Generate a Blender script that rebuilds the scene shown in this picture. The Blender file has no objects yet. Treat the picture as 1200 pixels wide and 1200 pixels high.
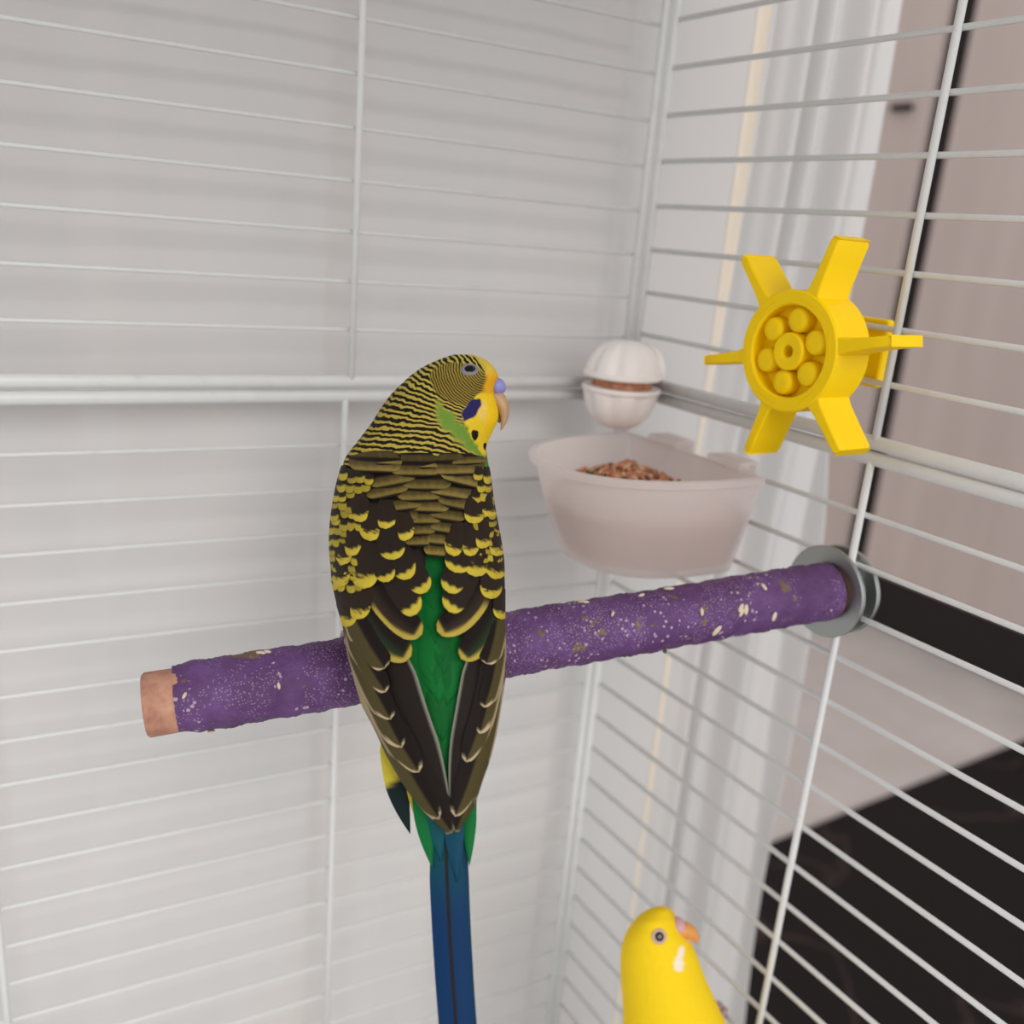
import bpy, math, random
import numpy as np
from mathutils import Vector, Matrix

random.seed(7)
rng = np.random.default_rng(7)
SC = 0.001                      # the script works in millimetres, Blender in metres
sc = bpy.context.scene
COL = sc.collection

# ------------------------------------------------------------------ camera
F = 1084.96                     # focal length in pixels of a 1200 px frame
CAM = np.array([-226.92, -267.38, 54.48])
RC = np.array([[0.8408, -0.53518, 0.08145], [-0.08952, -0.28585, -0.95408], [0.53389, 0.7949, -0.28825]])
cd = bpy.data.cameras.new('camera')
cam = bpy.data.objects.new('camera', cd)
COL.objects.link(cam)
cd.sensor_width = 36.0
cd.lens = 36.0 * F / 1200.0
cd.clip_start = 0.01
cd.clip_end = 50
mw = Matrix.Identity(4)
for i in range(3):
    mw[i][0] = RC[0][i]; mw[i][1] = -RC[1][i]; mw[i][2] = -RC[2][i]; mw[i][3] = CAM[i] * SC
cam.matrix_world = mw
cd.dof.use_dof = True
cd.dof.focus_distance = 0.222
cd.dof.aperture_fstop = 11.0
sc.camera = cam

# ------------------------------------------------------------------ world, lights, exposure
world = bpy.data.worlds.new('world'); sc.world = world
world.use_nodes = True
bg = world.node_tree.nodes['Background']
bg.inputs[0].default_value = (1.0, 0.99, 0.985, 1)
bg.inputs[1].default_value = 0.89

def area(name, loc, target, size, power, color=(1, 1, 1)):
    l = bpy.data.lights.new(name, 'AREA'); l.energy = power; l.size = size; l.color = color
    o = bpy.data.objects.new(name, l); COL.objects.link(o)
    o.location = loc
    o.rotation_euler = (Vector(target) - Vector(loc)).to_track_quat('-Z', 'Y').to_euler()
    return o
area('window_behind_camera_offscreen', (-0.45, -2.6, 1.35), (0.0, 0, -0.05), 1.4, 32.0, (1.0, 0.99, 0.98))

vs = sc.view_settings
vs.view_transform = 'Standard'; vs.look = 'None'; vs.gamma = 1.0; vs.use_curve_mapping = False
vs.exposure = 0.0

# ------------------------------------------------------------------ helpers
def lin(r, g, b):
    f = lambda v: (v / 255 / 12.92) if v / 255 <= 0.04045 else ((v / 255 + 0.055) / 1.055) ** 2.4
    return np.array([f(r), f(g), f(b)])

def W(px, py, d):
    """pixel of the 1200 frame at camera depth d (mm) -> world mm"""
    px = np.asarray(px, float); py = np.asarray(py, float); d = np.asarray(d, float)
    a = (px - 600) / F; b = (py - 600) / F
    return CAM + d[..., None] * (a[..., None] * RC[0] + b[..., None] * RC[1] + RC[2])

def mat(name, color=(.8, .8, .8), rough=0.5, metal=0.0, spec=0.5, **kw):
    m = bpy.data.materials.new(name); m.use_nodes = True
    b = m.node_tree.nodes['Principled BSDF']
    b.inputs['Base Color'].default_value = (*color, 1)
    b.inputs['Roughness'].default_value = rough
    b.inputs['Metallic'].default_value = metal
    b.inputs['Specular IOR Level'].default_value = spec
    for k, v in kw.items():
        b.inputs[k.replace('_', ' ')].default_value = v
    return m

def nodes(m):
    nt = m.node_tree
    return nt, nt.nodes, nt.links, nt.nodes['Principled BSDF']

def mathn(nt, op, a, b=None, clamp=False):
    n = nt.nodes.new('ShaderNodeMath'); n.operation = op; n.use_clamp = clamp
    for i, v in enumerate((a, b)):
        if v is None: continue
        if isinstance(v, (int, float)): n.inputs[i].default_value = v
        else: nt.links.new(v, n.inputs[i])
    return n.outputs[0]

def noise(nt, scale, detail=3, rough=.5, vec=None, dist=0):
    n = nt.nodes.new('ShaderNodeTexNoise')
    n.inputs['Scale'].default_value = scale; n.inputs['Detail'].default_value = detail
    n.inputs['Roughness'].default_value = rough; n.inputs['Distortion'].default_value = dist
    if vec is None:
        vec = nt.nodes.new('ShaderNodeTexCoord').outputs['Object']
    nt.links.new(vec, n.inputs['Vector'])
    return n.outputs['Fac']

def ramp(nt, fac, stops, interp='LINEAR'):
    r = nt.nodes.new('ShaderNodeValToRGB'); r.color_ramp.interpolation = interp
    e = r.color_ramp.elements
    while len(e) < len(stops): e.new(0.5)
    for k, (p, c) in enumerate(stops):
        e[k].position = p; e[k].color = (*c, 1) if len(c) == 3 else c
    nt.links.new(fac, r.inputs[0])
    return r.outputs[0]

def mixc(nt, fac, a, b):
    n = nt.nodes.new('ShaderNodeMix'); n.data_type = 'RGBA'
    for i, v in ((0, fac), (6, a), (7, b)):
        if isinstance(v, (int, float)): n.inputs[i].default_value = v
        elif isinstance(v, (tuple, list, np.ndarray)): n.inputs[i].default_value = (*v[:3], 1)
        else: nt.links.new(v, n.inputs[i])
    return n.outputs[2]

def bump(nt, height, strength=.3, dist=.0005):
    n = nt.nodes.new('ShaderNodeBump'); n.inputs['Strength'].default_value = strength
    n.inputs['Distance'].default_value = dist
    nt.links.new(height, n.inputs['Height'])
    nt.links.new(n.outputs[0], nt.nodes['Principled BSDF'].inputs['Normal'])

def mesh(name, V, Fc, m=None, smooth=True, colors=None, attrs=None):
    me = bpy.data.meshes.new(name)
    me.from_pydata([tuple(v) for v in (np.asarray(V, float) * SC)], [], [tuple(int(i) for i in f) for f in Fc])
    if m: me.materials.append(m)
    if smooth: me.polygons.foreach_set('use_smooth', [True] * len(me.polygons))
    if colors is not None:
        for k, c in colors.items():
            a = me.attributes.new(k, 'FLOAT_COLOR', 'POINT')
            cc = np.ones((len(c), 4)); cc[:, :3] = np.clip(c, 0, 1)
            a.data.foreach_set('color', cc.astype(np.float32).ravel())
    if attrs is not None:
        for k, c in attrs.items():
            a = me.attributes.new(k, 'FLOAT', 'POINT')
            a.data.foreach_set('value', np.asarray(c, np.float32))
    me.update()
    return me

def link(name, data, parent=None, loc=None):
    o = bpy.data.objects.new(name, data); COL.objects.link(o)
    if parent is not None: o.parent = parent
    if loc is not None: o.location = tuple(np.asarray(loc, float) * SC)
    return o

def tag(o, label=None, cat=None, group=None, kind=None):
    if label: o['label'] = label
    if cat: o['category'] = cat
    if group: o['group'] = group
    if kind: o['kind'] = kind
    return o

def empty(name, loc, label, cat, group=None):
    o = link(name, None, None, loc); o.empty_display_size = 0.01
    return tag(o, label, cat, group)

def part(name, V, Fc, m, base, parent, **kw):
    """mesh given in world mm, stored relative to base (the thing's origin)"""
    return link(name, mesh(name, np.asarray(V, float) - np.asarray(base, float), Fc, m, **kw), parent)

def box(c, h):
    c = np.asarray(c, float); h = np.asarray(h, float)
    s = np.array([[-1,-1,-1],[1,-1,-1],[1,1,-1],[-1,1,-1],[-1,-1,1],[1,-1,1],[1,1,1],[-1,1,1]], float)
    return c + s * h, [(0,3,2,1),(4,5,6,7),(0,1,5,4),(1,2,6,5),(2,3,7,6),(3,0,4,7)]

def merge(*parts):
    V = []; Fc = []; n = 0
    for v, f in parts:
        V.append(np.asarray(v, float)); Fc += [tuple(i + n for i in q) for q in f]; n += len(v)
    return np.vstack(V), Fc

def grid_faces(nr, nc, wrap=False):
    f = []
    for r in range(nr - 1):
        for c in range(nc - (0 if wrap else 1)):
            d = (c + 1) % nc
            f.append((r*nc + c, r*nc + d, (r+1)*nc + d, (r+1)*nc + c))
    return f

def frame_of(d):
    d = np.asarray(d, float); d = d / np.linalg.norm(d)
    a = np.array([0, 0, 1.]) if abs(d[2]) < .9 else np.array([1., 0, 0])
    e1 = a - d * (a @ d); e1 /= np.linalg.norm(e1)
    return d, e1, np.cross(d, e1)

def tube(path, rad, n=12, cap=True, flat=(1, 1), up=None):
    P = np.asarray(path, float); rad = np.broadcast_to(np.asarray(rad, float), (len(P),))
    T = np.gradient(P, axis=0); V = []
    prev = None
    for i in range(len(P)):
        d = T[i] / (np.linalg.norm(T[i]) + 1e-12)
        if prev is None:
            d, e1, e2 = frame_of(d) if up is None else (d, None, None)
            if e1 is None:
                e1 = np.asarray(up, float); e1 = e1 - d * (e1 @ d); e1 /= np.linalg.norm(e1); e2 = np.cross(d, e1)
        else:
            e1 = prev - d * (prev @ d); e1 /= np.linalg.norm(e1); e2 = np.cross(d, e1)
        prev = e1
        a = np.linspace(0, 2*np.pi, n, endpoint=False)
        V.append(P[i] + rad[i] * (np.cos(a)[:, None] * e1 * flat[0] + np.sin(a)[:, None] * e2 * flat[1]))
    V = np.vstack(V); f = grid_faces(len(P), n, True)
    if cap:
        f.append(tuple(range(n))[::-1]); f.append(tuple(range((len(P)-1)*n, len(P)*n)))
    return V, f

def lathe(origin, axis, prof, n=32, start=None, cap=True):
    """prof: list of (distance along axis, radius)"""
    d, e1, e2 = frame_of(axis); V = []
    if start is not None:
        e1 = np.asarray(start, float); e1 = e1 - d * (e1 @ d); e1 /= np.linalg.norm(e1); e2 = np.cross(d, e1)
    a = np.linspace(0, 2*np.pi, n, endpoint=False)
    for t, r in prof:
        V.append(np.asarray(origin, float) + d * t + r * (np.cos(a)[:, None] * e1 + np.sin(a)[:, None] * e2))
    f = grid_faces(len(prof), n, True)
    if cap: f.append(tuple(range(n))[::-1]); f.append(tuple(range((len(prof)-1)*n, len(prof)*n)))
    return np.vstack(V), f

def ellipsoid(c, ax, n=20, m=12):
    """ax: three axis vectors with length"""
    V = []; ax = np.asarray(ax, float)
    for i in range(m + 1):
        t = np.pi * i / m
        for j in range(n):
            a = 2*np.pi*j/n
            V.append(np.asarray(c, float) + ax[0]*math.sin(t)*math.cos(a) + ax[1]*math.sin(t)*math.sin(a) + ax[2]*math.cos(t))
    return np.array(V), grid_faces(m + 1, n, True)

def shade_auto(o, ang=40):
    o.data.polygons.foreach_set('use_smooth', [True]*len(o.data.polygons))
    o.data.set_sharp_from_angle(angle=math.radians(ang))

def bevel(o, w, seg=2):
    b = o.modifiers.new('bevel', 'BEVEL'); b.width = w * SC; b.segments = seg; b.limit_method = 'ANGLE'
    return o

# ------------------------------------------------------------------ materials of the setting
m_wire = mat('white_enamel', lin(222, 223, 221), .38, 0, .5)
nt, N, L, B = nodes(m_wire)
L.new(ramp(nt, noise(nt, 160, 4, .6), [(0.0, lin(206, 206, 202)), (.42, lin(225, 226, 225)), (1, lin(230, 231, 231))]), B.inputs['Base Color'])

m_curtain = mat('white_curtain', lin(232, 229, 226), .85, 0, .15)
nt, N, L, B = nodes(m_curtain)
tc = N.new('ShaderNodeTexCoord'); mp = N.new('ShaderNodeMapping')
mp.inputs['Scale'].default_value = (30, 30, 6); L.new(tc.outputs['Object'], mp.inputs['Vector'])
n1 = noise(nt, 1.0, 4, .6, mp.outputs[0])
L.new(ramp(nt, n1, [(.25, lin(208, 208, 209)), (.5, lin(213, 211, 210)), (.75, lin(217, 212, 209))]), B.inputs['Base Color'])
bump(nt, noise(nt, 1500, 2), .08, .0003)

m_stripe = mat('curtain_beige_stripe', lin(238, 225, 208), .85, 0, .15)

m_ward = mat('taupe_wardrobe', lin(160, 146, 142), .5, 0, .35)
nt, N, L, B = nodes(m_ward)
mp = N.new('ShaderNodeMapping'); mp.inputs['Scale'].default_value = (14, 14, 1.2)
L.new(N.new('ShaderNodeTexCoord').outputs['Object'], mp.inputs['Vector'])
L.new(ramp(nt, noise(nt, 1.0, 5, .6, mp.outputs[0]), [(.3, lin(192, 176, 171)), (.7, lin(203, 187, 182))]), B.inputs['Base Color'])
m_dark = mat('black_lacquer', lin(34, 30, 31), .45, 0, .3)
m_floor = mat('taupe_tile', lin(176, 166, 162), .5, 0, .3)
nt, N, L, B = nodes(m_floor)
L.new(ramp(nt, noise(nt, 6, 5, .6), [(.3, lin(196, 186, 182)), (.7, lin(210, 201, 198))]), B.inputs['Base Color'])
m_marble = mat('black_marble', lin(26, 22, 23), .55, 0, .2)
nt, N, L, B = nodes(m_marble)
v1 = noise(nt, 2.2, 3, .5, None, .6)
vein = mathn(nt, 'ABSOLUTE', mathn(nt, 'SUBTRACT', v1, .5))
L.new(ramp(nt, vein, [(0, lin(58, 46, 45)), (.006, lin(38, 31, 31)), (.016, lin(25, 21, 22))]), B.inputs['Base Color'])
m_wall = mat('painted_wall', lin(196, 190, 186), .8, 0, .2)

# ------------------------------------------------------------------ the room beyond the cage
XW, ZF = 1700.0, -790.0
o = link('floor', mesh('floor', *box((100, 300, -10), (1900, 2200, 10)), m_floor, False), None, (0, 0, ZF)); tag(o, kind='structure')
fl = o
tile_w = 598.0
tm = mesh('marble_tile', *box((0, 0, 0), (tile_w/2, tile_w/2, 4)), m_marble, False)
EDGE_Y = 485.0
for ix in range(-1, 3):
    for iy in range(0, 3):
        t_ = link('marble_tile', tm, fl, (-100 + 300 + ix*600, EDGE_Y - 300 - iy*600, 3.0))
        bevel(t_, 1.5)
o = link('wall_back', mesh('wall_back', *box((0, 0, 1400), (1900, 40, 1400)), m_wall, False), None, (100, 2440, ZF)); tag(o, kind='structure')

# wardrobe on the far side of the room: fixed frame, doors with a dark gap, plinth
wb = np.array([XW, 600, ZF])
ward = empty('wardrobe', wb, 'taupe panelled wardrobe with a dark gap between its doors, past the curtain', 'wardrobe')
H = 2300
part('carcass', *box((XW + 320, 700, ZF + H/2), (296, 1690, H/2)), m_dark, wb, ward, smooth=False)
gap_y = 1074.0
for a, b in ((-980, gap_y - 31), (gap_y + 31, 2390)):
    d_ = part('door', *box((XW + 11, (a+b)/2, ZF + 128 + (H-128)/2), (11, (b-a)/2, (H-128)/2)), m_ward, wb, ward, smooth=False)
    bevel(d_, 3)
    if a > 0:
        hp = np.array([XW - 12, 1168, 392.])
        k = part('handle', *box(hp, (9, 26, 7)), m_dark, wb, d_, smooth=False); bevel(k, 4)
part('plinth', *box((XW + 15, 700, ZF + 62), (12, 1690, 62)), m_dark, wb, ward, smooth=False)

# ------------------------------------------------------------------ curtain behind the cage
ANG = 0.0927615
UL = np.array([-math.cos(ANG), math.sin(ANG), 0])     # along the back panel, away from the corner
NL = np.array([math.sin(ANG), math.cos(ANG), 0])      # outward normal of the back panel
def sst(a, b, x):
    t = np.clip((x - a) / (b - a), 0, 1); return t*t*(3 - 2*t)
def curtain_off(s, z):
    o = 19 + 0*s
    o += 1.2*np.sin(s/31. + z/400.) + .8*np.sin(s/13.+1.3)
    o += 2.6*sst(176, 188, s + z*0.03) - 2.0*sst(214, 290, s)
    o += 1.4*np.exp(-((s-96-z*.02)/7)**2)
    fold = sst(-48, -66, s)
    q = s + 4*np.sin(z/170.) + 2*np.sin(z/61.)
    o += fold*(4.2*np.sin(q/2.55) + 2.2*np.sin(q/1.55+.6) + 2.0*np.sin(q/5.1+z/300.))
    return o
S = np.concatenate([np.linspace(420, -40, 150), np.linspace(-40.8, -126, 200)])
Z = np.linspace(ZF + 4, 900, 90)
ss, zz = np.meshgrid(S, Z)
edge = sst(-100, -126, ss) * -18*(150 - zz)/515
off = curtain_off(ss, zz)
P = (ss + edge)[..., None]*UL + off[..., None]*NL + zz[..., None]*np.array([0, 0, 1])
cb = np.array([0, 22, ZF])
cur = link('curtain', mesh('curtain', P.reshape(-1, 3) - cb, grid_faces(len(Z), len(S)), m_curtain), None, cb)
so = cur.modifiers.new('thickness', 'SOLIDIFY'); so.thickness = 0.0006; so.offset = 1
tag(cur, 'long white curtain hanging in soft folds behind the wire cage', 'curtain')
Sb = np.linspace(-50.5, -55.5, 8); ss, zz = np.meshgrid(Sb, Z)
P = ss[..., None]*UL + (curtain_off(ss, zz) - .8)[..., None]*NL + zz[..., None]*np.array([0, 0, 1])
st = link('trim_stripe', mesh('trim_stripe', P.reshape(-1, 3) - cb, grid_faces(len(Z), len(Sb)), m_stripe), cur)
st['label'] = 'pale beige vertical stripe'

# ------------------------------------------------------------------ the cage
ZB = -342.0
cage = empty('bird_cage', (0, 0, ZB), 'white wire bird cage of two stacked panel tiers with thick double rails', 'bird cage')
LONG_L, LONG_R = 400.0, 320.0
RW, RV, RR = .85, 1.1, 2.05
def cyl(length, r, axis, n=10, zc=True):
    p0 = np.zeros(3); p1 = np.zeros(3)
    if axis == 'x': p1[0] = length
    else: p1[2] = length
    return tube(np.linspace(p0, p1, 2), r, n)
me_hl = mesh('wire_long', *cyl(LONG_L, .68, 'x'), m_wire)
me_hr = mesh('wire_side', *cyl(LONG_R, RW, 'x'), m_wire)
HU, HL = 15*14.925 + 8, 328.0
me_vu = mesh('wire_upright', *cyl(HU, RV, 'z'), m_wire)
me_vl = mesh('wire_upright_low', *cyl(HL, RV, 'z'), m_wire)
def panel(side, upper):
    LEN = LONG_L if side == 'L' else LONG_R
    dz = -1.91 if side == 'L' else 0.0
    z0 = (4.4 if side == 'L' else 6.2) if upper else (-.4 if side == 'L' else 1.8)
    h = HU if upper else -HL
    hm = me_hl if side == 'L' else me_hr
    x0 = 2.4
    g = []
    g.append(tube([(x0, 0, z0), (LEN, 0, z0)], RR, 12))                 # thick rail where the tiers meet
    g.append(tube([(x0, 0, z0 + h), (LEN, 0, z0 + h)], RR, 12))
    g.append(tube([(x0, 0, z0), (x0, 0, z0 + h)], 1.5, 10))             # end rod at the corner
    g.append(tube([(LEN, 0, z0), (LEN, 0, z0 + h)], 1.5, 10))
    po = link('panel', mesh('panel', *merge(*g), m_wire), cage, (0, 0, -ZB))
    ang = math.pi - ANG if side == 'L' else -math.pi/2
    po.rotation_euler = (0, 0, ang)
    inward = 1.0 if side == 'L' else -1.0                               # local y of the inner face
    idx = range(1, 15) if upper else range(1, 22)
    for i in idx:
        z = (7.72 + 14.925*i + dz) if upper else (.1 - 15*i + dz)
        k = link('horizontal_wire', hm, po, (.4, -0.9*inward, z))
    pitch = 109.8 if not (side == 'L' and upper) else 108.0
    for j in range(1, int(LEN // pitch) + 1):
        link('vertical_wire', me_vu if upper else me_vl, po, (pitch*j, .8*inward, z0 if upper else z0 - HL))
    return po
for sd in 'LR':
    for up in (True, False):
        panel(sd, up)
# tray and feet of the cage (below the frame of the photograph)
m_tray = mat('white_plastic_tray', lin(220, 220, 218), .45)
base = np.array([0, 0, ZB])
tv, tf = box((-205, -162, ZB + 4), (208, 158, 4))
part('tray', tv, tf, m_tray, base, cage, smooth=False)
rv, rf = box((-205, -156, 233.5), (206, 160, 1.2))  # unseen solid roof, added to shade the upper part of the curtain
part('added_shade_roof', rv, rf, m_tray, base, cage, smooth=False)
for x in (-405, -5):
    for y in (-308, -14):
        part('stand_leg', *tube([(x, y, ZF), (x, y, ZB + 2)], 9, 14), m_wire, base, cage)

# ------------------------------------------------------------------ perch
PD = np.array([-0.96498, 0.2406, -0.10453])
P0 = np.array([-4.0, -106.7, -38.9])
PR = 8.45
pe1 = np.array([0, 0, 1.]) - PD*PD[2]; pe1 /= np.linalg.norm(pe1)
pe2 = np.cross(PD, pe1)          # towards the camera or away
if pe2 @ RC[2] > 0: pe2 = -pe2   # pe2 points at the camera
m_perch = mat('purple_grit', lin(98, 66, 118), .6, 0, .4)
nt, N, L, B = nodes(m_perch)
b1 = noise(nt, 90, 5, .65)
c1 = ramp(nt, b1, [(.3, lin(82, 48, 92)), (.5, lin(96, 60, 110)), (.72, lin(112, 76, 134))])
chips = N.new('ShaderNodeTexVoronoi'); chips.inputs['Scale'].default_value = 620
L.new(N.new('ShaderNodeTexCoord').outputs['Object'], chips.inputs['Vector'])
patch = noise(nt, 75, 3, .6, None, .5)
spk = mathn(nt, 'MULTIPLY', mathn(nt, 'LESS_THAN', chips.outputs['Distance'], .27), mathn(nt, 'GREATER_THAN', patch, .565))
c2 = mixc(nt, mathn(nt, 'MULTIPLY', spk, .75), c1, lin(196, 172, 192))
och = mathn(nt, 'MULTIPLY', mathn(nt, 'GREATER_THAN', noise(nt, 130, 3, .6, None, .3), .665), .75)
c3 = mixc(nt, och, c2, lin(122, 100, 52))
fine = N.new('ShaderNodeTexVoronoi'); fine.inputs['Scale'].default_value = 1500
L.new(N.new('ShaderNodeTexCoord').outputs['Object'], fine.inputs['Vector'])
sp2 = mathn(nt, 'MULTIPLY', mathn(nt, 'LESS_THAN', fine.outputs['Distance'], .3), mathn(nt, 'GREATER_THAN', noise(nt, 60, 3, .6, None, .4), .5))
c3 = mixc(nt, mathn(nt, 'MULTIPLY', sp2, .5), c3, lin(176, 150, 178))
L.new(c3, B.inputs['Base Color'])
bump(nt, noise(nt, 520, 4, .7), .7, .0008)
m_wood = mat('raw_wood', lin(186, 138, 116), .75, 0, .2)
nt, N, L, B = nodes(m_wood)
L.new(ramp(nt, noise(nt, 220, 4, .6), [(.3, lin(164, 112, 96)), (.7, lin(204, 156, 130))]), B.inputs['Base Color'])
m_zinc = mat('zinc_washer', lin(168, 172, 170), .38, 1.0)
perch = empty('perch', P0, 'thick purple gritty round perch bolted to the side panel with washers', 'perch')
LP = 190.0
def perch_pt(t, r, a):
    return P0 + PD*t + r*(math.cos(a)*pe1 + math.sin(a)*pe2)
rows = []; n = 72; T = np.linspace(0.5, 183, 260)
for t in T:
    a = np.linspace(0, 2*np.pi, n, endpoint=False)
    r = PR + .22*np.sin(3*a + t*.21) * np.sin(t*.13) + .10*rng.standard_normal(n) + .16*np.sin(t*.9 + 2*np.sin(a*2))
    if t > 178.5: r = r - (t-178.5)/4.5*.75*(1+.4*np.sin(5*a))
    rows.append(P0 + PD*t + r[:, None]*(np.cos(a)[:, None]*pe1 + np.sin(a)[:, None]*pe2))
part('grit_sleeve', np.vstack(rows), grid_faces(len(T), n, True), m_perch, P0, perch)
V, Fc = lathe(P0, PD, [(0, 6.5), (1, 7.2), (180, 7.55), (LP - .6, 7.65), (LP, 7.1)], 40)
wc = part('wood_core', V, Fc, m_wood, P0, perch); shade_auto(wc, 50); wc['label'] = 'bare pinkish wooden end'
AX = np.array([-1., 0, 0])
part_w = part('washer', *lathe((-2.9, -105.0, -39.8), AX, [(0, 13.4), (.4, 13.8), (1.2, 13.8), (1.6, 13.4), (1.7, 8)], 56), m_zinc, P0, perch); shade_auto(part_w, 35)
part_w = part('washer', *lathe((3.6, -105.6, -39.6), AX, [(0, 12.9), (.4, 13.3), (1.2, 13.3), (1.6, 12.9)], 56), m_zinc, P0, perch); shade_auto(part_w, 35)
part('bolt', *tube([(-6, -106.2, -39.4), (12, -106.2, -39.4)], 3.0, 16), m_zinc, P0, perch)
V, Fc = merge(lathe((9, -106.2, -39.4), (-1, 0, 0), [(0, 4.6), (4.5, 5.6)], 6), box((7, -106.2, -33.5), (1.2, 2, 3)), box((7, -106.2, -45.3), (1.2, 2, 3)))
k = part('wing_nut', V, Fc, m_zinc, P0, perch, smooth=False); bevel(k, .8)
# seed husks stuck on the grit
m_husk = mat('seed_husk', lin(216, 200, 176), .6)
me_h = mesh('seed_husk', *ellipsoid((0, 0, 0), [(1.35, 0, 0), (0, .62, 0), (0, 0, .4)], 8, 5), m_husk)
for px, py, s in ((303, 765, 1.1), (310, 765, .9), (250, 856, 1.5), (212, 815, .7), (785, 689, 1.2), (685, 705, 1.3), (752, 697, .9), (825, 716, .9), (866, 712, 1.1), (873, 713, 1.2), (868, 719, 1), (838, 738, 1.5), (910, 722, 1.2), (893, 688, 1), (717, 719, .7), (425, 778, .8), (330, 803, .7)):
    best = min(((t, a) for t in np.arange(2, 182, 1.5) for a in np.arange(-.2, 2.8, .08)),
               key=lambda q: (lambda v: (600+F*v[0]/v[2]-px)**2 + (600+F*v[1]/v[2]-py)**2)(RC @ (perch_pt(q[0], PR+.2, q[1]) - CAM)))
    pt = perch_pt(best[0], PR + .25, best[1])
    h_ = link('husk', me_h, perch, pt - P0)
    nrm = math.cos(best[1])*pe1 + math.sin(best[1])*pe2
    h_.rotation_euler = Vector(nrm).to_track_quat('Z', 'X').to_euler(); h_.rotation_euler.rotate_axis('Z', random.uniform(-.6, .6)); h_.scale = (s, s, 1)

# ------------------------------------------------------------------ yellow wheel toy
m_yel = mat('yellow_plastic', lin(255, 212, 0), .5, 0, .22)
nt, N, L, B = nodes(m_yel)
B.inputs['Subsurface Weight'].default_value = .15; B.inputs['Subsurface Radius'].default_value = (.004, .002, .0005); B.inputs['Subsurface Scale'].default_value = .4
wv = N.new('ShaderNodeTexWave'); wv.bands_direction = 'X'; wv.inputs['Scale'].default_value = 900; wv.inputs['Distortion'].default_value = .2
L.new(N.new('ShaderNodeTexCoord').outputs['Object'], wv.inputs['Vector']); bump(nt, wv.outputs['Fac'], .05, .0002)
WC = np.array([-20., -95.8, 29.8])
toy = empty('wheel_toy', WC, 'bright yellow plastic six-paddle wheel toy clipped to the side panel wires', 'bird toy')
XF, XB = -27.0, -13.5
ax = np.array([1., 0, 0])
h0 = WC.copy(); h0[0] = XF
part('rim', *lathe(h0, ax, [(4.5, 12.4), (.5, 12.4), (0, 12.9), (0, 15.9), (.5, 16.4), (XB-XF-.5, 16.4), (XB-XF, 15.9), (XB-XF, 12), (4.5, 12.4)], 64, None, False), m_yel, WC, toy)
shade_auto(toy.children[0], 35)
k = part('back_plate', *lathe(h0, ax, [(4.8, 12.6), (7.0, 12.6)], 48), m_yel, WC, toy); shade_auto(k)
k = part('axle_tube', *lathe(h0, ax, [(6.5, 2.0), (1.2, 1.6), (.4, 1.7), (.2, 2.2), (.2, 4.7), (.6, 5.1), (8.5, 5.1)], 32), m_yel, WC, toy); shade_auto(k)
for q in range(6):
    a = math.radians(90 - 6 + 60*q)
    cdir = np.array([0, -math.cos(a), math.sin(a)])
    k = part('peg', *lathe(h0 + cdir*8.6, ax, [(.6, 1.4), (.7, 2.6), (1.2, 3.2), (2.0, 3.4), (6.0, 3.5)], 20), m_yel, WC, toy)
for q in range(6):
    a = math.radians(13 + 60*q)
    r_ = np.array([0, -math.cos(a), math.sin(a)]); t_ = np.array([0, math.sin(a), math.cos(a)])
    V = []
    sects = [(14.0, 3.0, 0), (16.2, 2.3, 0), (18.5, 1.75, 0), (26, 1.45, 0), (30.6, 1.4, 0), (31.7, .9, .6)]
    for rr, th, sh in sects:
        for sx, sg in ((XF + .4 + sh, -1), (XB - .4 - sh, -1), (XB - .4 - sh, 1), (XF + .4 + sh, 1)):
            p_ = WC + r_*rr + t_*th*sg; p_[0] = sx; V.append(p_)
    Fc = grid_faces(len(sects), 4, True) + [(0, 1, 2, 3), tuple(range(len(V)-4, len(V)))[::-1]]
    k = part('paddle', V, Fc, m_yel, WC, toy, smooth=False); bevel(k, .55, 3); shade_auto(k, 50)
part('spindle', *tube([(XB - 2, *WC[1:]), (7, *WC[1:])], 3.4, 20), m_yel, WC, toy)
k = part('clip_plate', *box((3.4, WC[1] - 1.0, WC[2] + .5), (1.6, 8.0, 9.5)), m_yel, WC, toy, smooth=False); bevel(k, .8, 3)

# ------------------------------------------------------------------ food cup
m_cup = mat('frosted_plastic', lin(248, 242, 240), .4, 0, .4)
nt, N, L, B = nodes(m_cup)
trl = N.new('ShaderNodeBsdfTranslucent'); trl.inputs[0].default_value = (.95, .91, .90, 1)
trp = N.new('ShaderNodeBsdfTransparent'); trp.inputs[0].default_value = (.97, .94, .94, 1)
ms1 = N.new('ShaderNodeMixShader'); ms1.inputs[0].default_value = .5
L.new(B.outputs[0], ms1.inputs[1]); L.new(trl.outputs[0], ms1.inputs[2])
ms2 = N.new('ShaderNodeMixShader'); ms2.inputs[0].default_value = .36
L.new(ms1.outputs[0], ms2.inputs[1]); L.new(trp.outputs[0], ms2.inputs[2])
L.new(ms2.outputs[0], N['Material Output'].inputs['Surface'])
m_food = mat('seed_mix', lin(178, 128, 100), .8, 0, .2)
nt, N, L, B = nodes(m_food)
L.new(ramp(nt, noise(nt, 260, 4, .7), [(.25, lin(132, 86, 66)), (.5, lin(190, 132, 102)), (.75, lin(224, 178, 146))]), B.inputs['Base Color'])
bump(nt, noise(nt, 420, 3), .8, .001)
CB = np.array([-30., -46., -50.])
cup = empty('food_cup', CB, 'translucent frosted plastic seed cup filled with brown seed mix behind the perch', 'feeding cup')
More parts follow.
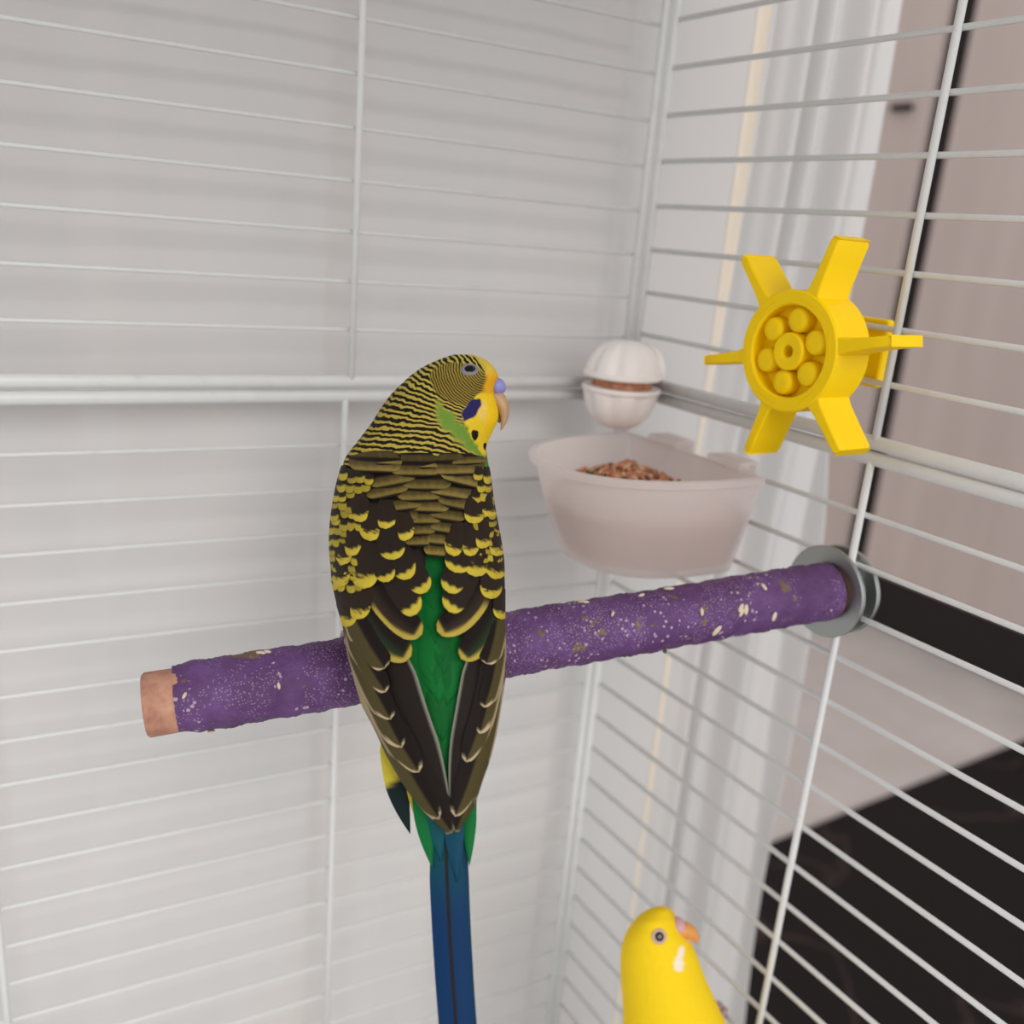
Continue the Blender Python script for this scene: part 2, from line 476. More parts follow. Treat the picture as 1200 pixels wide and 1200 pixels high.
def cup_ring(z, k, inset=0.0, n=64):
    """D-shaped outline: flat side on the side panel, round side into the cage"""
    V = []
    for i in range(n):
        t = 2*math.pi*i/n
        cx, sx_ = math.cos(t), math.sin(t)
        y = -44.0 + (33.5*k - inset)*np.sign(cx)*abs(cx)**.85
        x = (-6.0 - (59.5*k - inset)*abs(sx_)**.8) if sx_ > 0 else (-6.0 + .0 - inset*.0 + (-(inset)))
        V.append((x, y, z))
    return np.array(V)
ZR, ZBt = -12.0, -47.0
prof = []
for z, k, ins in ((ZBt, .30, 0), (ZBt, .70, 0), (ZBt + 1.2, .745, 0), (ZBt + 4, .775, 0), (-35, .84, 0), (-24, .915, 0), (-15, .965, 0), (-14.4, 1.0, 0), (ZR - .4, 1.01, 0), (ZR, 1.0, .2), (ZR, 1.0, 1.6), (-14.5, .96, 1.3), (-24, .915, 1.3), (-35, .84, 1.3), (ZBt + 3, .76, 1.3), (ZBt + 1.6, .68, 1.3), (ZBt + 1.6, .3, 1.3)):
    prof.append(cup_ring(z, k, ins))
V = np.vstack(prof); Fc = grid_faces(len(prof), 64, True) + [tuple(range(64))[::-1], tuple(range(len(V)-64, len(V)))]
part('bowl', V, Fc, m_cup, CB, cup); shade_auto(cup.children[0], 45)
for y in (-30, -60):
    V, Fc = merge(box((-4.6, y, -11.2), (2.4, 7.5, 1.3)), box((1.9, y, -15), (.8, 7, 4.6)), box((-1, y, -10.6), (3.6, 7, .8)))
    k = part('hook', V, Fc, m_cup, CB, cup, smooth=False); bevel(k, .5)
rows = []
for z, k, ins in ((ZBt + 1.8, .3, 1.6), (ZBt + 1.8, .66, 1.6), (ZBt + 4, .76, 1.8), (-35, .84, 1.8), (-25.5, .9, 1.9), (-23.5, .88, 3)):
    rows.append(cup_ring(z, k, ins))
ctr = np.array([-36, -46, 0.])
top = rows[-1]
for q in np.linspace(.93, .02, 14):
    r_ = top.copy(); r_[:, :2] = ctr[:2] + (top[:, :2] - ctr[:2])*q
    r_[:, 2] = -23.0 + 6.5*(1 - q**2) + rng.normal(0, .55, 64)
    rows.append(r_)
V = np.vstack(rows); Fc = grid_faces(len(rows), 64, True) + [tuple(range(64))[::-1], tuple(range(len(V)-64, len(V)))]
sd = empty('seed_mix', (-36, -46, -40), 'brown crumbly seed mix with green flakes inside the frosted cup', 'bird food')
sb = np.array([-36, -46, -40.])
part('seed_heap', V, Fc, m_food, sb, sd)
m_green = mat('green_flake', lin(58, 84, 46), .7); m_red = mat('orange_flake', lin(200, 104, 66), .7); m_gr2 = mat('dark_seed', lin(70, 48, 44), .7); m_pale = mat('pale_seed', lin(214, 172, 138), .7)
fm = [mesh('flake', *ellipsoid((0, 0, 0), [(1.5, 0, 0), (0, .8, 0), (0, 0, .5)], 7, 4), m_) for m_ in (m_food, m_red, m_pale, m_gr2, m_green)]
for i in range(230):
    q = math.sqrt(random.random())*.85; a = random.random()*6.283
    k0 = top[int(a/6.2832*64) % 64]
    x, y = ctr[:2] + (k0[:2] - ctr[:2])*q
    z = -23 + 6.5*(1 - q*q) + .3
    kind = random.choices(range(5), (4, 3, 3, 1, .4))[0]
    if (abs(x + 42) < 7 and abs(y + 46) < 9) and random.random() < .6: kind = 4
    f_ = link('flake', fm[kind], sd, np.array([x, y, z]) - sb)
    f_.rotation_euler = (random.uniform(-1, 1), random.uniform(-1, 1), random.uniform(0, 6)); s = random.uniform(.6, 1.3); f_.scale = (s, s, s)

# ------------------------------------------------------------------ white treat ball on the corner rail
m_ball = mat('cream_plastic', lin(244, 237, 233), .5, 0, .4)
BC = np.array([-15.5, -15.0, 7.4])
ball = empty('treat_ball', BC, 'white ribbed treat ball with a brown-filled slot, hung in the cage corner', 'treat holder')
def dome(sign):
    rows = []
    n = 80; a = np.linspace(0, 2*np.pi, n, endpoint=False)
    for q in np.linspace(0, 1, 14):
        ph = q*math.pi/2*.97
        rib = (1 - .09*np.abs(np.cos(a*4 + .4))**5)
        r = 13.4*math.cos(ph)**.8*rib
        z = sign*(1.9 + (12.6 if sign > 0 else 15.0)*math.sin(ph))
        rows.append(np.stack([BC[0] + r*np.cos(a), BC[1] + r*np.sin(a), np.full(n, BC[2] + z)], 1))
    a_ = rows[0].copy(); a_[:, :2] = BC[:2] + (a_[:, :2] - BC[:2])*.8
    rows = [a_] + rows
    V = np.vstack(rows); f = grid_faces(len(rows), n, True) + [tuple(range(n))[::-1], tuple(range(len(V)-n, len(V)))]
    return V, f
for s in (1, -1):
    k = part('shell', *dome(s), m_ball, BC, ball); shade_auto(k, 40)
    k = part('lip', *lathe(BC + np.array([0, 0, s*1.6]), (0, 0, s), [(0, 12.2), (0, 13.6), (.6, 14.0), (1.4, 13.9), (1.9, 13.3)], 60), m_ball, BC, ball); shade_auto(k, 50)
k = part('filling', *lathe(BC + np.array([0, 0, -2.2]), (0, 0, 1), [(0, 10.5), (4.4, 10.5)], 40), m_food, BC, ball); k['label'] = 'brown filling seen in the slot'
k = part('fixing_disc', *lathe((-1.0, -8.5, 10.5), (1, 0, .1), [(0, 7.5), (.6, 9), (3.0, 9), (3.6, 8)], 40), m_ball, BC, ball); shade_auto(k)
part('fixing_screw', *tube([BC + np.array([4, 2, 0]), (1.5, -8.5, 9)], 3, 12), m_ball, BC, ball)

# ------------------------------------------------------------------ feathers
m_feather = mat('feather', (.5, .5, .5), .6, 0, .12)
nt, N, L, B = nodes(m_feather)
at = N.new('ShaderNodeAttribute'); at.attribute_name = 'tint'
fn = noise(nt, 900, 3, .6)
L.new(mixc(nt, mathn(nt, 'MULTIPLY', fn, .22), at.outputs['Color'], (.02, .015, .01)), B.inputs['Base Color'])
bump(nt, fn, .25, .0003)

def smooth1(y, k):
    g = np.exp(-.5*(np.arange(-3*k, 3*k + 1)/k)**2); g /= g.sum()
    return np.convolve(np.pad(y, 3*k, mode='edge'), g, 'valid')

class Hull:
    """a closed lofted figure: outline given in pixel rows, depth and half thickness in mm"""
    def __init__(s, rows, depth, y0, y1, step=1.0, k=4, pw=2.0):
        s.y = np.arange(y0, y1 + .01, step)
        r = np.array(rows, float); d = np.array(depth, float)
        xl = np.interp(s.y, r[:, 0], r[:, 1]); xr = np.interp(s.y, r[:, 0], r[:, 2])
        s.xl = smooth1(xl, k); s.xr = smooth1(xr, k)
        s.dc = smooth1(np.interp(s.y, d[:, 0], d[:, 1]), k*3); s.b = smooth1(np.interp(s.y, d[:, 0], d[:, 2]), k*2)
        s.pw = pw
    def at(s, y):
        f = lambda a: np.interp(y, s.y, a)
        xl, xr = f(s.xl), f(s.xr)
        return (xl + xr)/2, (xr - xl)/2, f(s.dc), f(s.b)
    def front(s, x, y):
        cx, hw, dc, b = s.at(y)
        u = np.clip((x - cx)/hw, -1, 1)
        return dc - b*np.sqrt(np.clip(1 - np.abs(u)**2.3, 0, 1))

def feather(par, name, base, path, w, colf, depthf, o0, o1, origin, tipk='round', nv=16, nu=8, camber=.5, asym=0.0, m=m_feather, clip=None):
    """path: 2 or 3 pixel points base..tip; w: width in px; colf(u,v)->rgb; offsets in mm towards the camera"""
    p = np.array(path, float)
    v = np.linspace(0, 1, nv) ** .9
    if len(p) == 2: p = np.array([p[0], (p[0] + p[1])/2, p[1]])
    C = ((1-v)**2)[:, None]*p[0] + (2*v*(1-v))[:, None]*p[1] + (v**2)[:, None]*p[2]
    T = np.gradient(C, axis=0); T /= np.linalg.norm(T, axis=1)[:, None] + 1e-9
    Nn = np.stack([T[:, 1], -T[:, 0]], 1)         # +u: to the right of the image for a feather pointing down
    if tipk == 'round':
        wf = np.clip(.55 + .45*np.minimum(v/.4, 1), 0, 1)*np.sqrt(np.clip(1 - (np.clip(v - .62, 0, 1)/.38)**2.2, 0, 1))
    elif tipk == 'flight':
        wf = np.clip(.7 + .3*np.minimum(v/.3, 1), 0, 1)*np.sqrt(np.clip(1 - (np.clip(v - .78, 0, 1)/.22)**1.9, 0, 1))
    else:
        wf = np.clip(.6 + .4*np.minimum(v/.2, 1), 0, 1)*np.clip(1 - (np.clip(v - .55, 0, 1)/.45)**1.6, 0, 1)
    u = np.linspace(-1, 1, nu)
    UU, VV = np.meshgrid(u, v)
    X = C[:, 0][:, None] + Nn[:, 0][:, None]*(UU + asym*(1-UU**2))*wf[:, None]*w/2
    Y = C[:, 1][:, None] + Nn[:, 1][:, None]*(UU + asym*(1-UU**2))*wf[:, None]*w/2
    if clip is not None:
        ccx, chw, _, _ = clip.at(Y); X = np.clip(X, ccx - chw - .4, ccx + chw + .4)
    off = o0 + (o1 - o0)*VV + camber*(1 - UU**2)*np.minimum(1, VV*4)
    D = depthf(X, Y) - off
    P = W(X, Y, D).reshape(-1, 3)
    E = (np.sqrt(np.clip(1 - np.abs(UU), 0, 1)**2)*wf[:, None]*w/2).ravel()
    cc = colf(UU.ravel(), VV.ravel(), E) if getattr(colf, 'edge', False) else colf(UU.ravel(), VV.ravel())
    o = link(name, mesh(name, P - origin, grid_faces(nv, nu), m, colors={'tint': cc}), par)
    return o

def mixv(a, b, t):
    t = np.clip(t, 0, 1)[:, None]; return np.asarray(a)*(1 - t) + np.asarray(b)*t

DK = lin(36, 27, 23); DK2 = lin(25, 18, 16); YE = lin(206, 184, 62); YE2 = lin(188, 165, 70); OLV = lin(84, 74, 42)
PALE = lin(206, 186, 150); KH = lin(116, 101, 52); GRN = lin(22, 118, 58); GRD = lin(40, 62, 36)

def c_covert(u, v):
    t = sst(.74, .82, v + .10*u**2 + rng.normal(0, .03, len(u)))
    return mixv(np.tile(lin(44, 33, 26), (len(u), 1)), YE, t)
def c_small(u, v):
    k = rng.uniform(.5, .66); q = rng.uniform(.55, .95)
    t = sst(k, k + .08, v + .12*u**2)*sst(1.0, .93, v)*sst(1.0, .86, np.abs(u))*q
    return mixv(mixv(DK2, lin(52, 46, 30), .3 + 0*u), YE, t)
def c_mantle(u, v):
    g = rng.uniform(.75, 1.15); st_ = .12*np.sin(u*17 + rng.uniform(0, 6)) + .08*np.sin(u*41)
    t = sst(.50, .60, v + .06*u**2)*sst(.92, .85, v + .03*st_)
    t = np.maximum(t, sst(.08, .16, v)*sst(.40, .32, v)*.8)
    kh = mixv(lin(84, 70, 38), lin(138, 119, 60), sst(.60, .86, v) + st_)*g
    return mixv(lin(24, 18, 14), kh, t)
def mk_tert(side, green):
    def f(u, v):
        e = u*side                                  # e>0: outer edge
        t = np.maximum(sst(.50, .66, e + .25*(v - .7))*sst(.28, .42, v), sst(.9, .95, v))
        core = mixv(DK2, GRD if green else lin(58, 44, 34), sst(-.3, .5, e)*.8)
        return mixv(core, YE2, t)
    return f
def mk_tip(side):
    def f(u, v):
        t = sst(.80, .86, v + .05*u*u + .02*np.sin(u*9))
        core = np.tile(lin(40, 31, 26), (len(u), 1))
        return mixv(core, YE, t)
    return f
def mk_flight(side, olive=.9, tipw=1.0):
    def f(u, v, e_):
        e = u*side
        core = mixv(DK2, OLV, sst(-.12, .12, e)*olive)
        t = sst(5.4, 3.8, e_)*np.maximum(sst(.84, .93, v)*sst(-.1, .2, e), sst(.955, .975, v))*tipw
        t = np.maximum(t, sst(2.6, 1.4, e_)*sst(0, .2, e)*sst(.05, .2, v)*.6)
        return mixv(core, PALE, t)
    f.edge = True
    return f
def mk_inner(side):
    def f(u, v):
        e = u*side
        t = sst(-.92, -.985, e)*.6
        return mixv(np.tile(lin(33, 25, 22), (len(u), 1)), lin(190, 190, 170), t)
    return f
def mk_edge(side):
    def f(u, v):
        e = u*side
        return mixv(mixv(DK, lin(92, 80, 66), .5 + 0*e), PALE, sst(.3, .95, e)*.5)
    return f

# ------------------------------------------------------------------ the green budgerigar
ROWS = [(415.5, 536, 548), (417, 526, 560), (421, 514, 570), (431, 493, 580), (441.7, 479, 585), (452, 468, 580), (462.5, 457.5, 579), (473, 450, 582), (483, 443, 584.6), (494, 436.7, 583.5), (504, 429, 578), (514.6, 421, 573), (525, 412.7, 569), (535, 405, 570), (546, 400, 573), (556, 397, 575), (566.7, 394, 576), (587.5, 390, 579), (608, 387, 582.5), (629, 385.6, 586.7), (650, 386, 590), (662.5, 387.7, 591), (683, 388.7, 592), (704, 393, 592), (725, 399, 592), (746, 404, 592.5), (767, 407.5, 593), (787.5, 412.7, 593), (808, 418, 590), (829, 425, 587), (850, 436.7, 583.5), (863, 443, 581), (884, 452, 576), (905, 464, 569), (926, 477, 561.7), (947, 493, 555), (967.5, 514, 541), (977, 525, 537)]
DEP = [(415, 231, 3), (417, 231, 5), (421, 231, 7.5), (431, 231, 10.2), (450, 231, 12.3), (475, 231, 12.8), (500, 231, 12.4), (525, 230.5, 12.6), (560, 229.5, 14.5), (600, 227, 16.5), (650, 222.5, 17), (700, 217, 15.5), (750, 211.5, 13), (800, 207, 10.5), (850, 203.5, 8), (900, 200.5, 5.5), (940, 198.5, 4), (977, 197, 3)]
HB = Hull(ROWS, DEP, 415.5, 977, 1.0, 3)
# body: same hull drawn in under the wings
br = [(y, a + (0 if y < 540 else min(8, (y-540)/6)), b - (0 if y < 552 else min(8, (y-552)/6))) for y, a, b in ROWS if y < 945]
HBody = Hull(br, [(y, d, b - (0 if y < 540 else min(1.6, (y-540)/40))) for y, d, b in DEP], 415.5, 935, 1.0, 3)
borigin = perch_pt(126, PR, 0)
bird = empty('budgerigar', borigin, 'green and yellow budgerigar with black barred back perched on the purple perch', 'bird')

n = 260
ys = np.concatenate([np.arange(415.5, 560, 1.0), np.arange(560, 935.1, 3.0)])
th = np.linspace(0, 2*np.pi, n, endpoint=False)
VX = []; PX = []; PY = []; SN = []
for y in ys:
    cx, hw, dc, b = HBody.at(y)
    c_, s_ = np.cos(th), np.sin(th)
    ex = 2/2.3
    X = cx + hw*np.sign(c_)*np.abs(c_)**ex; D = dc + b*np.sign(s_)*np.abs(s_)**ex
    VX.append(W(X, np.full(n, y), D)); PX.append(X); PY.append(np.full(n, y)); SN.append(s_)
V = np.vstack(VX); X = np.concatenate(PX); Y = np.concatenate(PY); SNv = np.concatenate(SN)
Fc = grid_faces(len(ys), n, True) + [tuple(range(n))[::-1], tuple(range(len(V)-n, len(V)))]
wob = .8*np.sin(X*.31 + Y*.17) + .7*np.sin(X*.13 - Y*.41) + .5*np.sin(X*.71 + Y*.5)
fan = np.arctan2(515 - Y, 618 - X)*125/5.6
droop = .0035*np.clip(X - 488, 0, 100)**2 + .06*(X - 470)
lines = (515 - Y + droop)/6.4
wl = sst(488, 512, Y)
ph = fan*(1 - wl) + lines*wl + .10*wob
rr = np.hypot(X - 572, (Y - 431)*1.12)
cheek = sst(1.08, .92, np.hypot((X - 541 - .35*(Y-448))/36, (Y - 450)/25) + .02*wob)
phc = rr/3.05 + .12*wob
colA = np.tile(lin(10, 108, 46), (len(V), 1)); colB = np.tile(lin(8, 84, 38), (len(V), 1)); mixw = np.zeros(len(V))
up = sst(585, 560, Y + wob)
colA = colA*(1-up[:, None]) + up[:, None]*np.array(mixv(lin(190, 168, 72), lin(206, 188, 84), sst(470, 440, Y)))
colB = colB*(1-up[:, None]) + up[:, None]*lin(22, 18, 12)
mixw = np.maximum(mixw, up)
far = sst(.15, .45, SNv)*sst(470, 500, Y)                         # breast side, away from the camera
cA = mixv(lin(150, 128, 52), lin(168, 146, 60), sst(450, 430, Y)); colA = colA*(1-cheek[:, None]) + cheek[:, None]*cA
colB = colB*(1-cheek[:, None]) + cheek[:, None]*lin(58, 46, 22)
def paint(mask, c):
    global colA, colB, mixw
    m_ = np.clip(mask, 0, 1)[:, None]
    colA = colA*(1-m_) + m_*c; colB = colB*(1-m_) + m_*c; mixw = mixw*(1-m_[:, 0])
GR1 = lin(112, 148, 56)
# green side of the neck
ln = np.interp(X, [505, 516, 530, 545, 560, 570], [462, 474, 487, 500, 515, 530])
gm = sst(-7, 6, -(Y - ln - 22) + wob*2)*sst(-6, 5, Y - ln + wob*3)*sst(508, 516, X)*sst(560, 545, Y)
paint(gm, GR1)
paint(sst(563, 569, X + wob*.8)*sst(524, 532, Y)*sst(575, 562, Y), lin(70, 132, 48))
paint(far, lin(88, 160, 52))
# yellow face and throat
xm = np.interp(Y, [455, 462, 480, 495, 505, 520, 535], [578, 561, 543, 545, 549, 557, 568])
paint(sst(-2.5, 2, X - xm + wob*1.2)*sst(455, 461, Y)*sst(540, 530, Y), mixv(lin(236, 200, 46), lin(250, 206, 22), sst(560, 578, X)))
xf = np.interp(Y, [414, 419, 427, 440, 455, 462], [546, 560, 566, 571, 569, 565])
paint(sst(-4, 3, X - xf + wob)*sst(464, 458, Y), mixv(lin(232, 200, 70), lin(240, 176, 30), sst(428, 445, Y)))
paint(sst(.2, .6, SNv)*sst(505, 495, Y)*sst(545, 560, X), lin(240, 196, 30))
paint(.55*sst(1.15, .5, np.hypot((X - 566)/7, (Y - 482)/15) + .05*wob), lin(244, 206, 120))
# violet cheek patch and throat spots
vp = np.hypot((X - 552.5 + .55*(Y - 480))/8.2, (Y - 480)/14.5) + .09*wob
paint(sst(1.04, .94, vp), lin(38, 34, 92))
paint(sst(1.05, .92, np.hypot((X - 556.5)/4.3, (Y - 510.5 + .8*np.abs(X-556.5)*.6)/6.2) + .03*wob), lin(20, 16, 10))
paint(sst(1.05, .92, np.hypot((X - 568.5)/2.2, (Y - 523)/4.5)), lin(20, 16, 10))
# blend the two phase fields: cheek arcs inside the cheek
m_bird = mat('barred_plumage', (.3, .3, .1), .75, 0, .15)
nt, N, L, B = nodes(m_bird)
def att(nm):
    a = N.new('ShaderNodeAttribute'); a.attribute_name = nm; return a
wn = mathn(nt, 'MULTIPLY', mathn(nt, 'SUBTRACT', noise(nt, 420, 3, .6), .5), .95)
def stripes(nm, lo, hi, duty):
    p_ = mathn(nt, 'ADD', att(nm).outputs['Fac'], wn if nm == 'bars' else mathn(nt, 'MULTIPLY', wn, .5))
    s_ = mathn(nt, 'SINE', mathn(nt, 'MULTIPLY', p_, 6.28318))
    r_ = N.new('ShaderNodeMapRange'); r_.interpolation_type = 'SMOOTHSTEP'
    r_.inputs[1].default_value = lo; r_.inputs[2].default_value = hi
    L.new(mathn(nt, 'ADD', s_, duty), r_.inputs[0]); return r_.outputs[0]
s1 = stripes('bars', -.35, .35, .12); s2 = stripes('arcs', -.7, .7, -.15)
ck = att('cheek').outputs['Fac']
sm = mathn(nt, 'ADD', mathn(nt, 'MULTIPLY', s1, mathn(nt, 'SUBTRACT', 1, ck)), mathn(nt, 'MULTIPLY', s2, ck))
fac = mathn(nt, 'MULTIPLY', sm, att('mixw').outputs['Fac'])
fz = noise(nt, 1400, 2, .6)
base_c = mixc(nt, fac, att('colA').outputs['Color'], att('colB').outputs['Color'])
L.new(mixc(nt, mathn(nt, 'MULTIPLY', fz, .25), base_c, (.02, .02, .005)), B.inputs['Base Color'])
hgt = mathn(nt, 'SUBTRACT', mathn(nt, 'MULTIPLY', fz, .5), mathn(nt, 'MULTIPLY', fac, .6))
bump(nt, hgt, .35, .0004)
bd = part('body', V, Fc, m_bird, borigin, bird, colors={'colA': colA, 'colB': colB}, attrs={'bars': ph, 'arcs': phc, 'mixw': mixw, 'cheek': cheek})

# eye, cere, beak
m_eye = mat('dark_eye', lin(18, 14, 18), .15, 0, .3); m_ring = mat('grey_eye_skin', lin(128, 122, 132), .6)
m_cere = mat('blue_cere', lin(142, 140, 206), .45, 0, .4); m_beak = mat('tan_beak', lin(178, 142, 104), .38, 0, .45)
nt, N, L, B = nodes(m_beak)
L.new(ramp(nt, noise(nt, 300, 3, .5), [(.3, lin(160, 122, 88)), (.7, lin(196, 160, 118))]), B.inputs['Base Color'])
def surf_frame(px, py, H_):
    f = lambda x, y: W(np.array([x]), np.array([y]), np.array([H_.front(np.array([x]), np.array([y]))[0]]))[0]
    p_ = f(px, py); a = f(px + 1, py) - f(px - 1, py); b = f(px, py + 1) - f(px, py - 1)
    a /= np.linalg.norm(a); nrm = np.cross(a, b); nrm /= np.linalg.norm(nrm)
    if nrm @ RC[2] > 0: nrm = -nrm
    return p_, a, np.cross(nrm, a), nrm
def eye(px, py, H_, rx, ry, par, org, mring, meye, tilt=.35, ringk=1.55):
    p_, a, b, nn = surf_frame(px, py, H_)
    a2 = a*math.cos(tilt) - b*math.sin(tilt)*1; b2 = np.cross(nn, a2)
    V1 = []; na = 28
    for q, hgt_ in ((1.0, -.25), (.98, .12), (.84, .30), (.70, .38), (.60, .30), (.55, .05)):
        for j in range(na):
            t = 2*math.pi*j/na
            V1.append(p_ + nn*hgt_ + (a2*rx*ringk*math.cos(t) + b2*ry*ringk*math.sin(t))*q)
    r_ = part('eye_ring', V1, grid_faces(6, na, True), mring, org, par)
    part('eye', *ellipsoid(p_ + nn*.05, [a2*rx, b2*ry, nn*.55], 20, 12), meye, org, par)
eye(550.5, 433, HB, 1.6, 1.25, bird, borigin, m_ring, m_eye, -.35, 1.45)
# far eye
cx, hw, dc, b = HB.at(433)
pf = W(np.array([552.]), np.array([433.]), np.array([dc + b*.93]))[0]
part('eye', *ellipsoid(pf, np.eye(3)*1.2, 12, 8), m_eye, borigin, bird)
RX, RY, RZ = RC[0], -RC[1], RC[2]
bdp = 231.0
pc = W(np.array([582.0]), np.array([453.5]), np.array([bdp]))[0]
tl = .25
e1 = RX*math.cos(tl) + RY*math.sin(tl)*-1; e2 = RY*math.cos(tl) + RX*math.sin(tl)
part('cere', *ellipsoid(pc, [e1*2.3, RZ*3.6, e2*2.3], 24, 14), m_cere, borigin, bird)
def beakpath(pts, d0):
    q = np.array(pts, float); tt = np.linspace(0, 1, len(q)); t2 = np.linspace(0, 1, 22)
    # smooth through the points
    xs = np.polyval(np.polyfit(tt, q[:, 0], 3), t2); ys_ = np.polyval(np.polyfit(tt, q[:, 1], 3), t2); rs = np.interp(t2, tt, q[:, 2])
    return W(xs, ys_, np.full(len(t2), d0)), rs*.2128
pth, rs = beakpath([(577, 463, 10.5), (584, 469, 10.0), (589.5, 477, 8.0), (591, 486, 6.0), (589.5, 495, 3.6), (587, 504, .6)], bdp)
part('upper_beak', *tube(pth, rs, 18, True, (1, .95), up=RZ), m_beak, borigin, bird)
pth, rs = beakpath([(574, 480, 6.0), (579, 485, 5.4), (582.5, 489, 4.2), (584.5, 493, 2.2), (585.5, 495.5, .8)], bdp)
part('lower_beak', *tube(pth, rs, 14), mat('dark_lower_beak', lin(96, 72, 52), .5), borigin, bird)

# wings
m_wing = mat('wing_shell', lin(44, 34, 28), .7, 0, .2)
YV = [(560, 492), (645, 501), (692, 500), (733, 492), (767, 482), (783, 470), (808, 478), (846, 493), (878, 500), (924, 523), (977, 531)]
YVr = [(560, 516), (648, 514), (690, 512), (735, 514), (769, 548), (798, 546), (840, 537), (874, 534), (924, 525), (977, 531)]
def wing_shell(side):
    yy = np.arange(556, 972, 4.0); rows = []
    vb = np.array(YV if side < 0 else YVr, float)
    for y in yy:
        cx, hw, dc, b = HB.at(y)
        xi = np.interp(y, vb[:, 0], vb[:, 1]) + side*10*sst(700, 780, y) + side*5
        ui = np.clip((xi - cx)/hw, -.96, .96)
        t0 = math.acos(ui); tt = np.linspace(t0, math.pi + .9, 26) if side < 0 else np.linspace(t0, -.9, 26)
        c_ = np.cos(tt); s_ = np.sin(tt); ex = 2/2.3
        X = cx + (hw - 1.5)*np.sign(c_)*np.abs(c_)**ex; D = dc - (b - .35)*np.sign(s_)*np.abs(s_)**ex
        rows.append(W(X, np.full(26, y), D))
    return np.vstack(rows), grid_faces(len(yy), 26)
wings = {}
for side, nm in ((-1, 'wing'), (1, 'wing')):
    V, Fc = wing_shell(side)
    w_ = part(nm, V, Fc, m_wing, borigin, bird)
    s_ = w_.modifiers.new('thickness', 'SOLIDIFY'); s_.thickness = .0005; s_.offset = 0
    wings[side] = w_
fr = HB.front
def flights(side, lst, edges, inner):
    par = wings[side]
    for (p, w) in inner:
        feather(par, 'flight_feather', None, p, w, mk_inner(side), fr, .3, .45, borigin, 'point', 26, 10, .25)
    for (p, w) in edges:
        feather(par, 'flight_feather', None, p, w, mk_edge(side), fr, .35, .5, borigin, 'point', 26, 6, .2, clip=HB)
    for i, (p, w) in enumerate(lst):
        feather(par, 'flight_feather', None, p, w, mk_flight(side, .9, .35 if i == 0 else 1.0), fr, .55 + .16*i, .75 + .16*i, borigin, 'flight', 48, 24, .35, clip=HB)
flights(-1, [([(424, 752), (458, 885), (530, 976)], 46), ([(420, 748), (448, 866), (515, 960)], 38), ([(416, 742), (438, 830), (491, 905)], 36), ([(414, 738), (432, 806), (471, 876)], 32), ([(412, 736), (426, 790), (458, 843)], 30), ([(411, 732), (424, 772), (452, 811)], 27), ([(412, 716), (428, 752), (451, 783)], 34)],
        [([(406, 740), (425, 870), (518, 966)], 11), ([(410, 740), (433, 865), (515, 955)], 11), ([(415, 740), (440, 860), (510, 945)], 11)],
        [([(455, 752), (482, 860), (530, 965)], 44)])
flights(1, [([(576, 752), (574, 880), (534, 975)], 40), ([(578, 748), (574, 870), (533, 957)], 34), ([(580, 742), (578, 820), (546, 893)], 30), ([(583, 738), (581, 800), (562, 860)], 24), ([(585, 735), (583, 790), (567, 829)], 22), ([(584, 716), (581, 750), (570, 778)], 28)],
        [([(591, 736), (600, 860), (544, 962)], 10), ([(587, 740), (593, 860), (545, 952)], 10)],
        [([(566, 752), (549, 850), (529, 965)], 36)])
# tertials and scapulars
for side, lst in ((-1, [((418, 690), (440, 750), (482, 769), 40, 1), ((430, 668), (452, 722), (495, 743), 38, 0), ((452, 660), (470, 695), (488, 720), 34, 0), ((470, 640), (484, 672), (500, 694), 29, 0), ((452, 628), (468, 655), (481, 678), 30, 0), ((436, 636), (448, 660), (455, 682), 26, 0), ((450, 610), (458, 632), (462, 656), 32, 0)]),
                  (1, [((588, 690), (572, 745), (540, 772), 34, 1), ((572, 668), (556, 720), (512, 740), 36, 0), ((556, 664), (540, 695), (526, 717), 34, 0), ((550, 642), (536, 672), (526, 695), 32, 0), ((550, 620), (540, 648), (533, 671), 34, 0)])):
    for i, (a, c_, b, w, g) in enumerate(lst):
        f_ = mk_tert(side, g) if i < 2 else mk_tip(side)
        feather(wings[side], 'scapular_feather', None, [a, c_, b], w, f_, fr, 1.0 + .2*i, 1.5 + .2*i, borigin, 'round', 30, 14, .5, clip=HB)
# median coverts
for side, lst in ((-1, [((408, 690), (405, 735), 26), ((424, 680), (417, 726), 30), ((396, 640), (399, 688), 26), ((430, 630), (426, 690), 34), ((436, 590), (434, 634), 28), ((413, 612), (411, 652), 24), ((400, 628), (402, 662), 22), ((420, 575), (423, 612), 24), ((470, 596), (474, 634), 26), ((452, 585), (452, 620), 26)]),
                  (1, [((590, 690), (588, 726), 22), ((584, 640), (580, 679), 26), ((562, 630), (557, 676), 30), ((553, 610), (551, 652), 28), ((568, 602), (564, 643), 24), ((585, 616), (582, 652), 22), ((538, 612), (532, 652), 26), ((556, 580), (556, 614), 24), ((574, 576), (574, 606), 20), ((577, 660), (575, 702), 26)])):
    for i, (a, b, w) in enumerate(lst):
        feather(wings[side], 'covert_feather', None, [a, b], w, c_covert, fr, 2.0 - (a[1]-560)*.0035, 2.5 - (a[1]-560)*.0035, borigin, 'round', 22, 10, .6, clip=HB)
